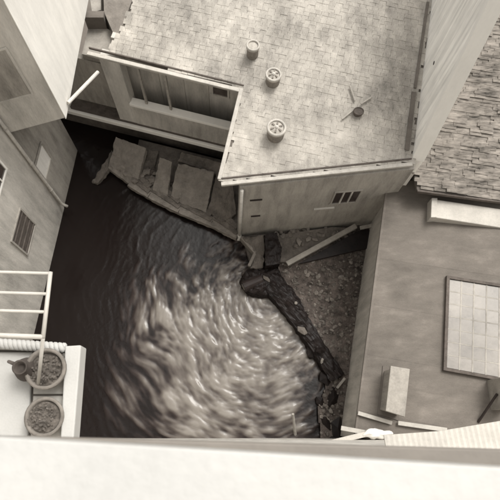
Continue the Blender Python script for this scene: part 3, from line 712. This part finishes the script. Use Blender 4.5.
bk_ = [P(x, y, 5.6) for x, y in ((86, -30), (101, -30), (101, 10), (92, 12))]
tag(obj('pale_lean_to', MB().prism([Vector(p[:2]) for p in bk_], 0, 5.6), 'flashing'), 'narrow pale lean-to top at the upper frame edge beside the white bay', 'lean-to')
# pole from the bay
tag(obj('white_pole', MB().tube([P(68, 103, 6.9), P(98, 72, 6.5)], .065, 10), 'trim'), 'white pole slanting from the bay towards the loggia', 'pole')

# ================================================================== TALL HOUSE the picture is taken from
tl = thing('tall_house', 'tall house with a white stone sill seen from right above', 'house', (0, -2, -.6))
YW = -.32
obj('wall', MB().prism([(-9.5, YW-6), (14, YW-6), (14, YW), (-9.5, YW)], -.6, 23.05), 'plaster_m', tl)
si0 = P(0, 437, 23.30); si1 = P(500, 467.5, 23.30)
sdv = Vector((si1.x-si0.x, si1.y-si0.y)).normalized()
sa_, sb_ = Vector(si0[:2])-sdv*.9, Vector(si1[:2])+sdv*.9
obj('window_sill', MB().prism([sa_, sa_+Vector((0, -.6)), sb_+Vector((0, -.6)), sb_], 23.22, 23.30), 'stone_w', tl, .003)
l0 = P(100, 438.5, 23.12); l1 = P(500, 449.5, 23.12); ld = Vector((l1.x-l0.x, l1.y-l0.y)).normalized(); la, lb = Vector(l0[:2])-ld*1.2, Vector(l1[:2])+ld*1.0
obj('sill_moulding', MB().prism([la, la+Vector((0, -.5)), lb+Vector((0, -.5)), lb], 23.06, 23.12), 'stone_g', tl, .003)
# corrugated canopy at the right
cz = 14.0
ca = [P(x, y, cz) for x, y in ((384, 435), (440, 431), (500, 421), (540, 417))]
can = MB(); rows = 60; x_ = [ca[0].x+(ca[-1].x-ca[0].x)*i/rows for i in range(rows+1)]
def yfront(x):
    for a, b_ in zip(ca, ca[1:]):
        if x <= b_.x+1e-6: return a.y+(b_.y-a.y)*(x-a.x)/(b_.x-a.x)
    return ca[-1].y
for x in x_:
    k = x_.index(x); rip = .006*(1 if k % 2 else -1)
    can.v += [Vector((x, yfront(x), cz+rip)), Vector((x, YW+.005, cz+.10+rip)), Vector((x, YW+.005, cz+.06+rip)), Vector((x, yfront(x), cz-.03+rip))]
for k in range(rows):
    for i in range(4): can.f.append([k*4+i, k*4+(i+1) % 4, k*4+4+(i+1) % 4, k*4+4+i])
can.f += [[0, 1, 2, 3], [rows*4+3, rows*4+2, rows*4+1, rows*4]]
obj('canopy', can, 'pale_paint', tl)
# balcony at the left with slab, bright rim, rope moulding
zbal = 19.0
bl = obj('balcony', MB().prism([(-3.6, YW+.002), Vector(P(78, 440, zbal)[:2])*Vector((1, 0)).x+Vector((0, YW+.002)) if False else (P(72, 438, zbal).x, YW+.002), Vector(P(79, 347, zbal)[:2]), (-3.6, P(0, 344, zbal).y+.12)], zbal-.18, zbal), 'stone_g', tl, .01)
def bal_slab(nm, pxs, z0, z1, m, bev=.012): return obj(nm, MB().prism([Vector(P(x, y, z1)[:2]) for x, y in pxs][::-1], z0, z1), m, bl, bev)
bal_slab('rim', ((65, 346), (81, 345), (73, 446), (60, 446)), zbal+.004, zbal+.20, 'stone_w')
bal_slab('tray', ((-60, 352), (33, 352), (27, 446), (-60, 446)), zbal+.004, zbal+.05, 'stone_w')
bal_slab('floor_tile', ((35, 352), (64, 353), (63, 394), (33, 394)), zbal+.004, zbal+.03, 'trim', .005)
bal_slab('floor_tile', ((33, 396), (63, 396), (61, 446), (30, 446)), zbal+.004, zbal+.03, 'trim', .005)
ra, rb = P(-55, 340, zbal+.12), P(64, 348, zbal+.12); nrp = 150; pts1 = []; pts2 = []
for k in range(nrp+1):
    c = ra.lerp(rb, k/nrp); a = k/nrp*13*2*math.pi
    off = Vector((0, math.cos(a)*.022, math.sin(a)*.022)); pts1.append(c+off); pts2.append(c-off)
obj('rope_moulding', MB().tube(pts1, .026, 8).tube(pts2, .026, 8), 'stone_w', bl, smooth=True)
bal_slab('front_curb', ((-60, 341), (64, 345), (64, 351), (-60, 347)), zbal+.002, zbal+.085, 'trim', .01)
# drying rack of iron bars over the balcony
zrk = 19.75
rk = thing('drying_rack', 'white iron drying rack reaching out over the balcony', 'rack', P(20, 320, zrk))
def rod(nm, a, b_, r, za=zrk, zb_=zrk): return obj(nm, MB().tube([P(*a, za), P(*b_, zb_)], r, 8), 'iron', rk, smooth=True)
rod('side_bar', (50.5, 272), (43, 338), .017)
for y0_, xx in ((272.5, 51), (293, 48.5), (311, 46)): rod('cross_bar', (-60, y0_-2), (xx, y0_+1), .013)
rod('cross_bar', (-60, 333), (43, 337), .019)
rod('prop', (43, 338), (38, 386), .015, zrk, zbal+.25)
# flower pots and jug
def pot(px, py, r, h, label):
    c = P(px, py, zbal+h); c.z = zbal+.03
    t = thing('flower_pot', label, 'flower pot', c, 'flower pots on the balcony')
    mb = MB(); n_ = 28; prof = [(r*.62, 0), (r*.92, h*.8), (r, h*.82), (r*1.02, h), (r*.86, h), (r*.80, h*.78)]
    for rr, z in prof: mb.v += [Vector((c.x+rr*math.cos(2*math.pi*k/n_), c.y+rr*math.sin(2*math.pi*k/n_), c.z+z)) for k in range(n_)]
    for i in range(5):
        for k in range(n_): mb.f.append([i*n_+k, i*n_+(k+1) % n_, (i+1)*n_+(k+1) % n_, (i+1)*n_+k])
    mb.f.append(list(range(n_))[::-1]); obj('pot', mb, 'terracotta', t, smooth=True)
    obj('soil', MB().lathe((c.x, c.y, c.z+h*.70), [(r*.82, 0), (r*.80, .03), (.02, .05)], 20), 'soil', t)
    mb = MB()
    for k in range(260):
        a = rnd(0, 6.28); rr = r*.72*math.sqrt(rnd(0, 1)); q = Vector((c.x+rr*math.cos(a), c.y+rr*math.sin(a), c.z+h*.78+rnd(0, .07)))
        l = rnd(.012, .032); d = Vector((rnd(-1, 1), rnd(-1, 1), rnd(-.1, .6))).normalized(); s_ = d.cross(Vector((0, 0, 1))).normalized()
        mb.poly([q, q+d*l*.5+s_*l*.4, q+d*l, q+d*l*.5-s_*l*.4], [(0, 1, 2, 3)])
    obj('foliage', mb, 'leaf', t, kind='stuff')
pot(46, 369, .165, .26, 'large round flower pot beside the jug on the white balcony')
pot(45, 417, .155, .20, 'smaller flower pot nearest the sill on the white balcony')
jc = P(22, 368, zbal+.3)
j = thing('jug', 'dark glazed jug standing on the balcony left of the large pot', 'jug', (jc.x, jc.y, zbal+.05))
obj('body', MB().lathe((jc.x, jc.y, zbal+.05), [(.05, 0), (.085, .06), (.10, .14), (.08, .22), (.05, .27), (.06, .31), (.045, .30), (.035, .25)], 22), 'woodd', j, smooth=True)
obj('handle', MB().tube([(jc.x-.05, jc.y+.03, zbal+.33), (jc.x-.11, jc.y+.05, zbal+.31), (jc.x-.12, jc.y+.05, zbal+.24), (jc.x-.08, jc.y+.03, zbal+.18)], .014, 8), 'woodd', j, smooth=True)
